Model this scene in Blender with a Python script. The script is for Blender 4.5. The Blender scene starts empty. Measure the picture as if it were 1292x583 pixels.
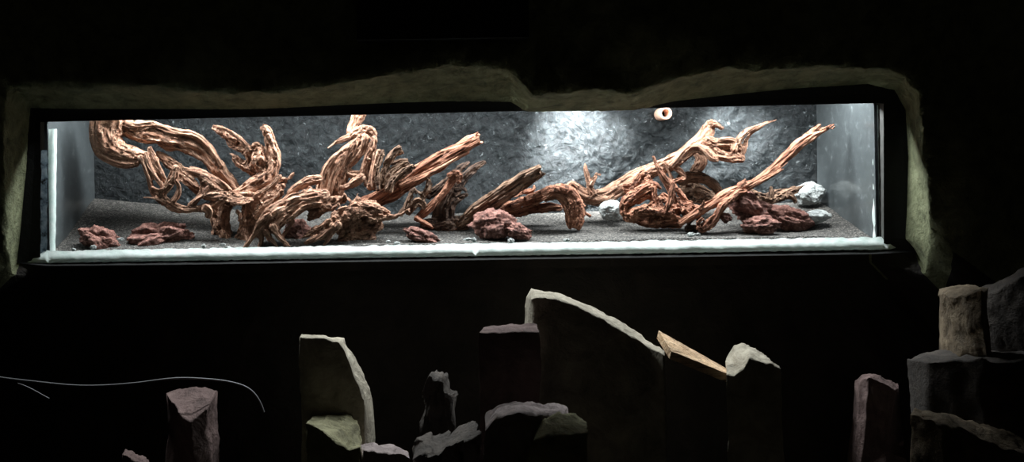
import bpy, bmesh, math, random
from mathutils import Vector, noise, Matrix, kdtree
random.seed(7)
C = bpy.context.scene.collection
PI = math.pi

# ------------------------------------------------------------------ camera
D, F = 3.6, 1152.0                 # distance to the front pane (m), focal length (px at 1292 wide)
VX, VY = 523.0, 215.0
ROLL = math.radians(1.06)
CAM = Vector((-0.38, -D, 1.52))
RV = Vector((math.cos(ROLL), 0, -math.sin(ROLL)))
UV_ = Vector((math.sin(ROLL), 0, math.cos(ROLL)))

def W(px, py, y=0.0):
    """the point of the place that stands at depth y (0 = front pane)"""
    d = D + y
    return CAM + Vector((0, d, 0)) + RV * ((px - VX) * d / F) + UV_ * ((VY - py) * d / F)

def PX(r, y=0.0):
    return r * (D + y) / F

cam_d = bpy.data.cameras.new('camera')
cam = bpy.data.objects.new('camera', cam_d); C.objects.link(cam)
cam_d.sensor_width = 36.0; cam_d.lens = F * 36.0 / 1292
cam_d.shift_x = (646 - VX) / 1292; cam_d.shift_y = (VY - 291.5) / 1292
cam.matrix_world = Matrix(((RV.x, UV_.x, 0, CAM.x), (RV.y, UV_.y, -1, CAM.y), (RV.z, UV_.z, 0, CAM.z), (0, 0, 0, 1)))
cam_d.clip_start = 0.05
bpy.context.scene.camera = cam

# ------------------------------------------------------------------ helpers
def N(x, y, z): return noise.noise(Vector((x, y, z)))
def FB(p, o=3):
    s, a = 0, 1
    for i in range(o):
        s += a * noise.noise(p * (2 ** i) + Vector((i * 7.3, i * 3.1, i * 5.7))); a *= .5
    return s
def lerp(a, b, t): return a + (b - a) * t
def interp(tab, x):
    if x <= tab[0][0]: return tab[0][1]
    for (a, va), (b, vb) in zip(tab, tab[1:]):
        if x <= b: return lerp(va, vb, (x - a) / (b - a))
    return tab[-1][1]

def tag(o, label=None, cat=None, group=None, kind=None):
    if label: o['label'] = label
    if cat: o['category'] = cat
    if group: o['group'] = group
    if kind: o['kind'] = kind
    return o
def empty(name, loc, label, cat, group=None):
    o = bpy.data.objects.new(name, None); C.objects.link(o); o.location = loc
    o.empty_display_size = .05
    return tag(o, label, cat, group)
def link(name, me, mat, parent=None, smooth=True):
    if mat: me.materials.append(mat)
    if smooth:
        me.polygons.foreach_set('use_smooth', [True] * len(me.polygons))
    o = bpy.data.objects.new(name, me); C.objects.link(o)
    if parent:
        o.parent = parent
        o.location = -Vector(parent.location)
    return o
def mesh(name, verts, faces):
    me = bpy.data.meshes.new(name); me.from_pydata([tuple(v) for v in verts], [], faces); me.update()
    return me
def recalc(me):
    bm = bmesh.new(); bm.from_mesh(me); bmesh.ops.recalc_face_normals(bm, faces=bm.faces); bm.to_mesh(me); bm.free()
def grid_faces(nu, nv, closed_u=False, closed_v=False):
    f = []
    for i in range(nu if closed_u else nu - 1):
        for j in range(nv if closed_v else nv - 1):
            a = i * nv + j; b = i * nv + (j + 1) % nv
            c = ((i + 1) % nu) * nv + (j + 1) % nv; d = ((i + 1) % nu) * nv + j
            f.append((a, b, c, d))
    return f
def catmull(P, step):
    """P: list of equal-length tuples; resample with about step (in units of the first three)"""
    out = []
    n = len(P)
    for i in range(n - 1):
        p0 = P[max(i - 1, 0)]; p1 = P[i]; p2 = P[i + 1]; p3 = P[min(i + 2, n - 1)]
        L = math.dist(p1[:3], p2[:3]); m = max(2, int(L / step))
        for k in range(m):
            t = k / m; t2 = t * t; t3 = t2 * t
            out.append(tuple(.5 * (2 * b + (c - a) * t + (2 * a - 5 * b + 4 * c - d) * t2 + (3 * b - a - 3 * c + d) * t3)
                             for a, b, c, d in zip(p0, p1, p2, p3)))
    out.append(P[-1])
    return out

# ------------------------------------------------------------------ materials
def newmat(name):
    m = bpy.data.materials.new(name); m.use_nodes = True
    nt = m.node_tree; b = nt.nodes['Principled BSDF']
    return m, nt, b
def nd(nt, t, **kw):
    n = nt.nodes.new(t)
    for k, v in kw.items():
        if k in n.inputs.keys() if isinstance(k, str) else False: n.inputs[k].default_value = v
        else: setattr(n, k, v)
    return n
def ramp(nt, src, stops):
    r = nt.nodes.new('ShaderNodeValToRGB')
    e = r.color_ramp.elements
    while len(e) < len(stops): e.new(.5)
    for k, (p, c) in enumerate(stops):
        e[k].position = p; e[k].color = (*c, 1)
    nt.links.new(src, r.inputs[0])
    return r
def noise_node(nt, vec, scale, detail=4, rough=.6, dist=0):
    n = nt.nodes.new('ShaderNodeTexNoise')
    n.inputs['Scale'].default_value = scale; n.inputs['Detail'].default_value = detail
    n.inputs['Roughness'].default_value = rough; n.inputs['Distortion'].default_value = dist
    if vec: nt.links.new(vec, n.inputs['Vector'])
    return n
def bump(nt, h, strength, dist, b, prev=None):
    u = nt.nodes.new('ShaderNodeBump'); u.inputs['Strength'].default_value = strength; u.inputs['Distance'].default_value = dist
    nt.links.new(h, u.inputs['Height'])
    if prev: nt.links.new(prev.outputs[0], u.inputs['Normal'])
    nt.links.new(u.outputs[0], b.inputs['Normal'])
    return u

def wood_mat(name, dark, mid, light, rough=.78):
    m, nt, b = newmat(name)
    at = nt.nodes.new('ShaderNodeAttribute'); at.attribute_name = 'grain'
    n1 = noise_node(nt, at.outputs['Vector'], 1.0, 5, .65, .3)
    r = ramp(nt, n1.outputs['Fac'], [(.30, dark), (.46, mid), (.66, light)])
    tc = nt.nodes.new('ShaderNodeTexCoord')
    n2 = noise_node(nt, tc.outputs['Object'], 14, 4, .6)
    mx = nt.nodes.new('ShaderNodeMix'); mx.data_type = 'RGBA'; mx.blend_type = 'MULTIPLY'; mx.inputs[0].default_value = 1
    r2 = ramp(nt, n2.outputs['Fac'], [(.3, (.55, .5, .48)), (.6, (1.05, 1.0, .98))])
    nt.links.new(r.outputs[0], mx.inputs[6]); nt.links.new(r2.outputs[0], mx.inputs[7])
    nt.links.new(mx.outputs[2], b.inputs['Base Color'])
    b.inputs['Roughness'].default_value = rough; b.inputs['Specular IOR Level'].default_value = .25
    n3 = noise_node(nt, at.outputs['Vector'], 2.4, 4, .65)
    mx2 = nt.nodes.new('ShaderNodeMix'); mx2.data_type = 'RGBA'; mx2.blend_type = 'MULTIPLY'; mx2.inputs[0].default_value = 1
    r3 = ramp(nt, n3.outputs['Fac'], [(.36, (.22, .19, .17)), (.47, (1, 1, 1))])
    nt.links.new(mx.outputs[2], mx2.inputs[6]); nt.links.new(r3.outputs[0], mx2.inputs[7])
    nt.links.new(mx2.outputs[2], b.inputs['Base Color'])
    u = bump(nt, n1.outputs['Fac'], 1.0, .016, b)
    bump(nt, n3.outputs['Fac'], .6, .006, b, u)
    return m
M = {}
M['wood_tan'] = wood_mat('tan_driftwood', (.075, .035, .023), (.35, .185, .118), (.60, .39, .275))
M['wood_red'] = wood_mat('red_brown_driftwood', (.06, .024, .015), (.32, .135, .08), (.58, .31, .20))
M['wood_brown'] = wood_mat('brown_driftwood', (.035, .02, .014), (.17, .10, .065), (.38, .25, .17))
M['wood_dark'] = wood_mat('dark_driftwood', (.015, .009, .007), (.07, .042, .03), (.2, .125, .085))

def rock_mat(name, a, b_, c, scale=9, bumpd=.02, rough=.85):
    m, nt, b = newmat(name)
    tc = nt.nodes.new('ShaderNodeTexCoord')
    n1 = noise_node(nt, tc.outputs['Object'], scale, 7, .65, .4)
    r = ramp(nt, n1.outputs['Fac'], [(.3, a), (.5, b_), (.7, c)])
    nt.links.new(r.outputs[0], b.inputs['Base Color'])
    b.inputs['Roughness'].default_value = rough
    n2 = noise_node(nt, tc.outputs['Object'], scale * 5, 6, .7)
    u = bump(nt, n1.outputs['Fac'], .7, bumpd * 2, b)
    bump(nt, n2.outputs['Fac'], .7, bumpd * .5, b, u)
    return m
M['wall'] = rock_mat('cave_wall_render', (.10, .105, .055), (.22, .235, .125), (.33, .345, .20), 16, .03)
M['wall_low_shade'] = rock_mat('lower_wall_painted_shade', (.010, .008, .006), (.018, .014, .011), (.03, .024, .019), 7)  # darker version of the wall colour, paints in the shade below the tank
M['rock_dim'] = rock_mat('dark_grey_rock', (.024,.019,.015), (.047,.037,.030), (.088,.071,.058), 14)
M['rock'] = rock_mat('pale_rock', (0.17, 0.15, 0.11), (0.34, 0.3, 0.23), (0.5, 0.45, 0.35), 10)
M['rock_pink'] = rock_mat('pinkish_rock', (0.07, 0.045, 0.04), (0.14, 0.088, 0.08), (0.22, 0.15, 0.135), 10)
M['rock_green'] = rock_mat('greenish_rock', (0.13, 0.12, 0.07), (0.3, 0.28, 0.16), (0.46, 0.43, 0.26), 10)
M['rock_tan'] = rock_mat('tan_rock', (0.06, 0.042, 0.024), (0.15, 0.108, 0.064), (0.25, 0.19, 0.12), 12)
M['rock_mauve'] = rock_mat('mauve_rock', (.18, .14, .135), (.32, .26, .25), (.46, .38, .36), 10)
M['lava'] = rock_mat('red_lava_rock', (0.05, 0.022, 0.017), (0.22, 0.09, 0.068), (0.5, 0.255, 0.2), 60, .016)
M['white_rock'] = rock_mat('white_stone', (0.17, 0.18, 0.18), (0.34, 0.355, 0.345), (0.52, 0.54, 0.52), 22, .012)
M['black'] = rock_mat('matte_black_paint', (.003, .003, .003), (.005, .005, .005), (.008, .008, .007), 20, .004)
M['floor'] = rock_mat('dark_floor', (.003, .003, .003), (.005, .005, .0045), (.007, .007, .006), 5)

def gravel_mat():
    m, nt, b = newmat('dark_gravel')
    tc = nt.nodes.new('ShaderNodeTexCoord')
    v = nt.nodes.new('ShaderNodeTexVoronoi'); v.inputs['Scale'].default_value = 170
    nt.links.new(tc.outputs['Object'], v.inputs['Vector'])
    sep = nt.nodes.new('ShaderNodeSeparateColor'); nt.links.new(v.outputs['Color'], sep.inputs[0])
    r = ramp(nt, sep.outputs[0], [(.0, (.014, .0125, .0105)), (.6, (.038, .034, .030)), (1, (.13, .118, .104))])
    nt.links.new(r.outputs[0], b.inputs['Base Color'])
    b.inputs['Roughness'].default_value = .75
    mp = nt.nodes.new('ShaderNodeMath'); mp.operation = 'SUBTRACT'; mp.inputs[0].default_value = 1
    nt.links.new(v.outputs['Distance'], mp.inputs[1])
    bump(nt, mp.outputs[0], 1.0, .006, b)
    return m
M['gravel'] = gravel_mat()

def back_mat():
    m, nt, b = newmat('dark_glossy_background')
    tc = nt.nodes.new('ShaderNodeTexCoord')
    n1 = noise_node(nt, tc.outputs['Object'], 9, 7, .62, 1.4)
    n3 = noise_node(nt, tc.outputs['Object'], 36, 8, .75, .6)
    r = ramp(nt, n3.outputs['Fac'], [(.36, (.003, .0036, .004)), (.52, (.011, .013, .014)), (.68, (.030, .035, .0365))])
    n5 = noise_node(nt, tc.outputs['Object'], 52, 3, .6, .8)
    rs = ramp(nt, n5.outputs['Fac'], [(.64, (0, 0, 0)), (.74, (.11, .12, .122))])  # pale flecks: small glints painted into the base colour
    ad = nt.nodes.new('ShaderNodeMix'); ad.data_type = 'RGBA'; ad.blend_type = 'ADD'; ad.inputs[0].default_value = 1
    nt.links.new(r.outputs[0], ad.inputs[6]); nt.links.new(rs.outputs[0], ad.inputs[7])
    nt.links.new(ad.outputs[2], b.inputs['Base Color'])
    b.inputs['Roughness'].default_value = .33
    b.inputs['Specular IOR Level'].default_value = .16
    n2 = noise_node(nt, tc.outputs['Object'], 75, 6, .75, .2)
    v = nt.nodes.new('ShaderNodeTexVoronoi'); v.inputs['Scale'].default_value = 42; v.feature = 'SMOOTH_F1'
    nt.links.new(tc.outputs['Object'], v.inputs['Vector'])
    u = bump(nt, n1.outputs['Fac'], .7, .035, b)
    u2 = bump(nt, n3.outputs['Fac'], .7, .014, b, u)
    iv = nt.nodes.new('ShaderNodeMath'); iv.operation = 'SUBTRACT'; iv.inputs[0].default_value = 1
    nt.links.new(v.outputs['Distance'], iv.inputs[1])
    bump(nt, iv.outputs[0], .35, .012, b, u2)
    return m
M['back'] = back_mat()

def pane_mat(name, base, streak):
    m, nt, b = newmat(name)
    tc = nt.nodes.new('ShaderNodeTexCoord')
    n1 = noise_node(nt, tc.outputs['Object'], 30, 7, .75, .3)
    r = ramp(nt, n1.outputs['Fac'], [(.35, base), (.58, [x * 1.25 for x in base]), (.72, streak)])
    nt.links.new(r.outputs[0], b.inputs['Base Color'])
    b.inputs['Roughness'].default_value = .3
    b.inputs['Coat Weight'].default_value = .3
    return m
M['side_pane'] = pane_mat('dusty_grey_glass', (.046, .052, .054), (.17, .19, .193))

def seal_mat(name, stops, tr=.5):
    m, nt, b = newmat(name)
    tc = nt.nodes.new('ShaderNodeTexCoord')
    n1 = noise_node(nt, tc.outputs['Object'], 25, 5, .6)
    r = ramp(nt, n1.outputs['Fac'], stops)
    nt.links.new(r.outputs[0], b.inputs['Base Color']); b.inputs['Roughness'].default_value = .5
    bump(nt, n1.outputs['Fac'], .5, .006, b)
    t = nt.nodes.new('ShaderNodeBsdfTranslucent'); nt.links.new(r.outputs[0], t.inputs[0])
    mx = nt.nodes.new('ShaderNodeMixShader'); mx.inputs[0].default_value = tr
    out = [n for n in nt.nodes if n.type == 'OUTPUT_MATERIAL'][0]
    nt.links.new(b.outputs[0], mx.inputs[1]); nt.links.new(t.outputs[0], mx.inputs[2]); nt.links.new(mx.outputs[0], out.inputs[0])
    return m
M['peel'] = seal_mat('peeling_blue_white_paint', [(.38, (.02, .02, .02)), (.48, (.3, .4, .48)), (.62, (.6, .7, .75))])
M['seal'] = seal_mat('white_silicone', [(.3, (.66, .80, .75)), (.55, (.84, .93, .89)), (.75, (.92, .96, .94))])
M['seal_base'] = seal_mat('white_silicone_base', [(.3, (.72, .84, .79)), (.55, (.86, .94, .9)), (.75, (.94, .97, .95))], .15)

def glass_mat():
    m = bpy.data.materials.new('clear_aquarium_glass'); m.use_nodes = True
    nt = m.node_tree; nt.nodes.clear()
    o = nt.nodes.new('ShaderNodeOutputMaterial'); mx = nt.nodes.new('ShaderNodeMixShader')
    t = nt.nodes.new('ShaderNodeBsdfTransparent'); t.inputs[0].default_value = (.975, .99, .985, 1)
    g = nt.nodes.new('ShaderNodeBsdfGlossy'); g.inputs['Roughness'].default_value = .02
    f = nt.nodes.new('ShaderNodeFresnel'); f.inputs['IOR'].default_value = 1.45
    gm = nt.nodes.new('ShaderNodeNewGeometry'); mr = nt.nodes.new('ShaderNodeMapRange')
    mr.inputs['To Min'].default_value = 1.45; mr.inputs['To Max'].default_value = 1 / 1.45
    nt.links.new(gm.outputs['Backfacing'], mr.inputs['Value']); nt.links.new(mr.outputs[0], f.inputs['IOR'])
    nt.links.new(f.outputs[0], mx.inputs[0]); nt.links.new(t.outputs[0], mx.inputs[1]); nt.links.new(g.outputs[0], mx.inputs[2])
    nt.links.new(mx.outputs[0], o.inputs[0])
    return m
M['glass'] = glass_mat()
def simple(name, col, rough=.5, metal=0):
    m, nt, b = newmat(name)
    tc = nt.nodes.new('ShaderNodeTexCoord')
    n1 = noise_node(nt, tc.outputs['Object'], 30, 4, .6)
    r = ramp(nt, n1.outputs['Fac'], [(.3, [x * .8 for x in col]), (.7, [min(1, x * 1.15) for x in col])])
    nt.links.new(r.outputs[0], b.inputs['Base Color'])
    b.inputs['Roughness'].default_value = rough; b.inputs['Metallic'].default_value = metal
    return m
M['pipe'] = simple('peach_plastic', (.72, .45, .33), .4)
M['grey_pane_edge'] = simple('grey_frame', (.16, .16, .15), .6)
M['cable'] = simple('grey_cable', (.16, .16, .165), .5)
M['plank'] = wood_mat('pale_orange_plank', (.46, .30, .17), (.76, .54, .33), (.88, .70, .48))

# ------------------------------------------------------------------ the cave wall round the tank
# matched points round the opening: (rim inner px, rim outer px, outer depth)
LOOP = [((40, 138), (14, 106), -.24), ((100, 139), (100, 107), -.25), ((200, 139), (195, 109), -.25), ((290, 139), (285, 116), -.25),
        ((345, 138), (345, 114), -.25), ((430, 134), (430, 103), -.27), ((500, 131), (505, 92), -.29), ((570, 129), (570, 80), -.3),
        ((645, 130), (640, 84), -.3), ((665, 141), (672, 117), -.28), ((735, 140), (735, 114), -.28), ((800, 139), (800, 116), -.26),
        ((850, 129), (850, 97), -.27), ((920, 121), (930, 84), -.28), ((1000, 113), (1000, 83), -.28), ((1095, 107), (1098, 84), -.27),
        ((1128, 114), (1145, 94), -.27), ((1142, 140), (1160, 118), -.26), ((1145, 200), (1167, 200), -.26), ((1143, 260), (1172, 260), -.24),
        ((1140, 300), (1176, 310), -.2), ((1158, 316), (1168, 345), -.1), ((1100, 320), (1100, 331), -.02), ((900, 323), (900, 334), -.02),
        ((700, 326), (700, 337), -.02), ((500, 329), (500, 340), -.02), ((250, 333), (250, 344), -.02), ((60, 335), (60, 346), -.02),
        ((22, 331), (15, 345), -.1), ((26, 300), (8, 310), -.2), ((34, 220), (4, 215), -.23), ((38, 160), (4, 130), -.24)]
def loop_samples(n_per=18):
    out = []
    n = len(LOOP)
    for i in range(n):
        a, b = LOOP[i], LOOP[(i + 1) % n]
        L = math.dist(a[0], b[0]); m = max(3, int(L / 3.2))
        for k in range(m):
            t = k / m
            out.append((lerp(a[0][0], b[0][0], t), lerp(a[0][1], b[0][1], t), lerp(a[1][0], b[1][0], t), lerp(a[1][1], b[1][1], t), lerp(a[2], b[2], t)))
    return out
LS = loop_samples()
def build_wall():
    V = []; rings = []
    rows = []
    ts = [k / 16 for k in range(17)]
    out_t = [.012, .03, .06, .1, .15, .2, .26, .33, .4, .5, .6, .72, .85, 1.0]
    for (ix, iy, ox, oy, yo) in LS:
        row = []
        for t in ts:
            p = W(lerp(ix, ox, t), lerp(iy, oy, t), lerp(-.045, yo, t ** 1.15))
            q = p * 14
            nn = FB(p * 9, 4) * .018 * (.25 + t) + (1 - abs(N(p.x * 16, 2, p.z * 40))) ** 3 * -.014 * t + FB(p * 45, 3) * .005 + abs(N(p.x * 5, p.z * 22, 3)) * .012 * t
            if oy > 325: nn = -abs(nn) * .5
            p += Vector((0, -nn, nn * .6))
            row.append(p)
        for t in out_t:
            cx, cy = 600, 230
            px = cx + (ox - cx) * (1 + .75 * t); py = cy + (oy - cy) * (1 + 3.6 * t)
            yy = yo + (-.02 if oy < 330 else 0) * min(1, t * 10)
            p = W(px, py, yy)
            bulge = FB(p * 2.2, 4) * .07 * min(1, t * 6) + FB(p * 9, 3) * .015 + FB(p * 40, 3) * .006
            if oy > 330:
                bulge = -abs(bulge) * .8 * min(1, t * 5)
            p += Vector((0, -bulge + .03 * min(1, t * 4), 0))
            row.append(p)
        rows.append(row)
    nv = len(rows[0])
    verts = [p for r in rows for p in r]
    me = mesh('wall_front', verts, grid_faces(len(rows), nv, closed_u=True))
    recalc(me)
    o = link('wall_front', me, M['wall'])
    me.materials.append(M['wall_low_shade'])
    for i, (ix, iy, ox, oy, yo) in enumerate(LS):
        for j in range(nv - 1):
            if oy > 331 and 20 < ox < 1165 or (j > 18 and oy > 300): me.polygons[i * (nv - 1) + j].material_index = 1  # lower wall faces take the painted shade
    return tag(o, kind='structure')
build_wall()

OPEN = [(51, 154), (1112, 130), (1119, 313), (51, 331)]       # the opening in the black frame
def build_trim():
    rows = []
    # walk the same loop, snap to the opening rectangle
    def snap(ix, iy):
        x = min(max(ix, 51), 1115)
        top = lerp(154, 130, (x - 51) / 1061); bot = lerp(331, 314, (x - 51) / 1066)
        y = min(max(iy, top), bot)
        return x, y
    for (ix, iy, ox, oy, yo) in LS:
        sx, sy = snap(ix, iy)
        p0 = W(lerp(ix, ox, .06), lerp(iy, oy, .06), -.052)
        p1 = W(lerp(ix, sx, .5), lerp(iy, sy, .5), -.04)
        p2 = W(sx, sy, -.034)
        p3 = W(sx, sy, .02)
        rows.append([p0, p1, p2, p3])
    me = mesh('trim_1', [p for r in rows for p in r], grid_faces(len(rows), 4, closed_u=True))
    recalc(me)
    tag(link('trim_1', me, M['black'], smooth=False), kind='structure')
build_trim()

# floor of the visitors' space
me = mesh('floor', [(-4, -5.5, 0), (4, -5.5, 0), (4, 1, 0), (-4, 1, 0)], [(0, 1, 2, 3)])
tag(link('floor', me, M['floor'], smooth=False), kind='structure')

# ------------------------------------------------------------------ the aquarium
def box_bm(bm, lo, hi):
    vs = [bm.verts.new((x, y, z)) for x in (lo[0], hi[0]) for y in (lo[1], hi[1]) for z in (lo[2], hi[2])]
    for f in ((0, 1, 3, 2), (4, 6, 7, 5), (0, 4, 5, 1), (2, 3, 7, 6), (0, 2, 6, 4), (1, 5, 7, 3)):
        bm.faces.new([vs[i] for i in f])
def prism(name, quad_front, y0, y1, mat, parent, bev=0):
    """a slab from four px corners, same world outline at y0 and y1"""
    P = [W(px, py, 0) for px, py in quad_front]
    v = [(p.x, y0, p.z) for p in P] + [(p.x, y1, p.z) for p in P]
    me = mesh(name, v, [(0, 1, 2, 3), (7, 6, 5, 4), (0, 4, 5, 1), (1, 5, 6, 2), (2, 6, 7, 3), (3, 7, 4, 0)])
    recalc(me)
    return link(name, me, mat, parent, smooth=False)
TB = .545                                                   # the inner depth of the tank
XL, XR = W(61, 320).x, W(1108, 310).x
ZB = W(500, 326).z - .03
ZT = W(500, 143).z + .34
tank = empty('aquarium', ((XL + XR) / 2, TB / 2, ZB), 'long rectangular glass aquarium set into the dark cave wall', 'aquarium')
prism('front_pane', [(53, 60), (1114, 40), (1114, 318), (53, 333)], .0, .012, M['glass'], tank)
def slab(name, lo, hi, mat, label=None):
    bm = bmesh.new(); box_bm(bm, lo, hi); me = bpy.data.meshes.new(name); bm.to_mesh(me); bm.free(); recalc(me)
    o = link(name, me, mat, tank, smooth=False)
    if label: o['label'] = label
    return o
slab('side_pane', (XL - .012, .013, ZB), (XL, TB + .03, ZT), M['side_pane'], 'left dusty grey glass side')
slab('side_pane', (XR, .013, ZB), (XR + .012, TB + .03, ZT), M['side_pane'], 'right dusty grey glass side')
slab('base_panel', (XL - .012, .013, ZB - .015), (XR + .012, TB + .05, ZB), M['grey_pane_edge'])

def build_back():
    nu, nv = 420, 110
    V = []
    for i in range(nu):
        x = lerp(XL - .01, XR + .01, i / (nu - 1))
        for j in range(nv):
            z = lerp(ZB, ZT, j / (nv - 1))
            p = Vector((x, 0, z))
            s = interp([(XL, .15), (XL + .25, .2), (XL + .5, .75), (XL + 1.6, .8), (XL + 2.0, 1.1), (XR - .3, 1.2), (XR, .25)], x)
            d = FB(p * 4 + Vector((3, 1, 8)), 2) * .03 + FB(p * 14, 2) * .008
            c = noise.cell_vector(p * 1)
            v = noise.voronoi(p * 22)[0][0]
            d += (.5 - v) * .008
            V.append((x, TB - .012 - max(-.03, d * s), z))
    me = mesh('background_panel', V, grid_faces(nu, nv)); recalc(me)
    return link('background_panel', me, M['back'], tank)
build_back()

def strip(name, prof, pts, mat, jag=.003, parent=None, freq=30):
    """prof: list of (dpx along the normal, depth y) ; pts: polyline px of the base line and outward normal (nx, ny)"""
    rows = []
    for (a, b) in zip(pts, pts[1:]):
        m = max(2, int(math.dist(a[:2], b[:2]) / 4))
        for k in range(m + 1):
            t = k / m; px = lerp(a[0], b[0], t); py = lerp(a[1], b[1], t); nx = lerp(a[2], b[2], t); ny = lerp(a[3], b[3], t)
            row = []
            for d, y in prof:
                p = W(px + nx * d, py + ny * d, y)
                q = Vector((p.x * freq, y * freq * 3 + d * .7, p.z * freq))
                p += Vector((N(q.x, q.y, q.z), N(q.y + 9, q.x, q.z) * .6, N(q.z, q.x + 5, q.y))) * jag
                row.append(p)
            rows.append(row)
    me = mesh(name, [p for r in rows for p in r], grid_faces(len(rows), len(prof))); recalc(me)
    return link(name, me, mat, parent)
# inner fillet and outer bead of white silicone along the bottom, then both ends
bl, br = (58, 319.5), (1112, 304)
o = strip('bottom_seal', [(-1.5, .06), (1, .046), (5, .034), (9, .025), (13, .018), (17, .0145)], [(*bl, 0, 1), (*br, 0, 1)], M['seal_base'], .002, tank)
o = strip('sill_bead', [(8, -.002), (11, -.012), (14, -.03), (18, -.038), (22, -.04), (24, -.036), (26, -.02)],
          [(30, 309, 0, 1), (60, 308.5, 0, 1), (600, 299.5, 0, 1), (1119, 291, 0, 1), (1160, 293, 0, .9)], M['seal_base'], .0055, tank, 55)
strip('corner_seal', [(0, .045), (1.5, .03), (4, .018), (8, .0145), (10.5, .0145)], [(72, 163, -1, 0), (70, 322, -1, 0)], M['seal'], .0025, tank)
strip('corner_seal', [(0, .045), (1.5, .03), (4, .018), (7, .0145), (9, .0145)], [(1099, 133, 1, 0), (1101, 306, 1, 0)], M['seal'], .0025, tank)
strip('edge_strip', [(0, -.002), (3, -.01), (5, -.018), (7, -.02)], [(1110, 131, 1, 0), (1112, 312, 1, 0)], M['grey_pane_edge'], .002, tank)
strip('edge_strip', [(0, -.003), (3, -.006), (6, -.01), (8, -.012)], [(60, 190, -1, 0), (59, 328, -1, 0)], M['peel'], .005, tank)

# ------------------------------------------------------------------ gravel bed
SF = [(60, 320), (300, 317), (520, 310), (700, 307), (900, 302), (1110, 303)]
SB = [(110, 250), (250, 262), (450, 268), (700, 268), (900, 262), (1035, 252)]
def sand_z(x, y):
    def pxat(yy): return VX + (x - CAM.x) * F / (D + yy)
    pf, pb = pxat(.02), pxat(TB)
    zf = W(pf, interp(SF, pf), .02).z; zb = W(pb, interp(SB, pb), TB).z
    t = min(1, max(0, (y - .02) / (TB - .02)))
    t = t * .75 + .25 * t * t * (3 - 2 * t)
    return lerp(zf, zb, t) + FB(Vector((x * 3, y * 5, 2)), 2) * .010
def build_gravel():
    nu, nv = 700, 130
    V = []
    for i in range(nu):
        x = lerp(XL + .001, XR - .001, i / (nu - 1))
        for j in range(nv):
            y = lerp(.046, TB - .005, j / (nv - 1))
            V.append((x, y, sand_z(x, y) + N(x * 120, y * 120, 0) * .0022))
    n0 = len(V)
    faces = grid_faces(nu, nv)
    # skirt behind the front pane, down to the base
    for i in range(nu):
        x = V[i * nv][0]; V.append((x, .046, ZB + .001))
    for i in range(nu - 1): faces.append((i * nv, (i + 1) * nv, n0 + i + 1, n0 + i))
    me = mesh('gravel_bed', V, faces); recalc(me)
    return tag(link('gravel_bed', me, M['gravel']), 'dark grey gravel bed sloping up to the back of the aquarium', 'gravel', kind='stuff')
build_gravel()

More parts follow.
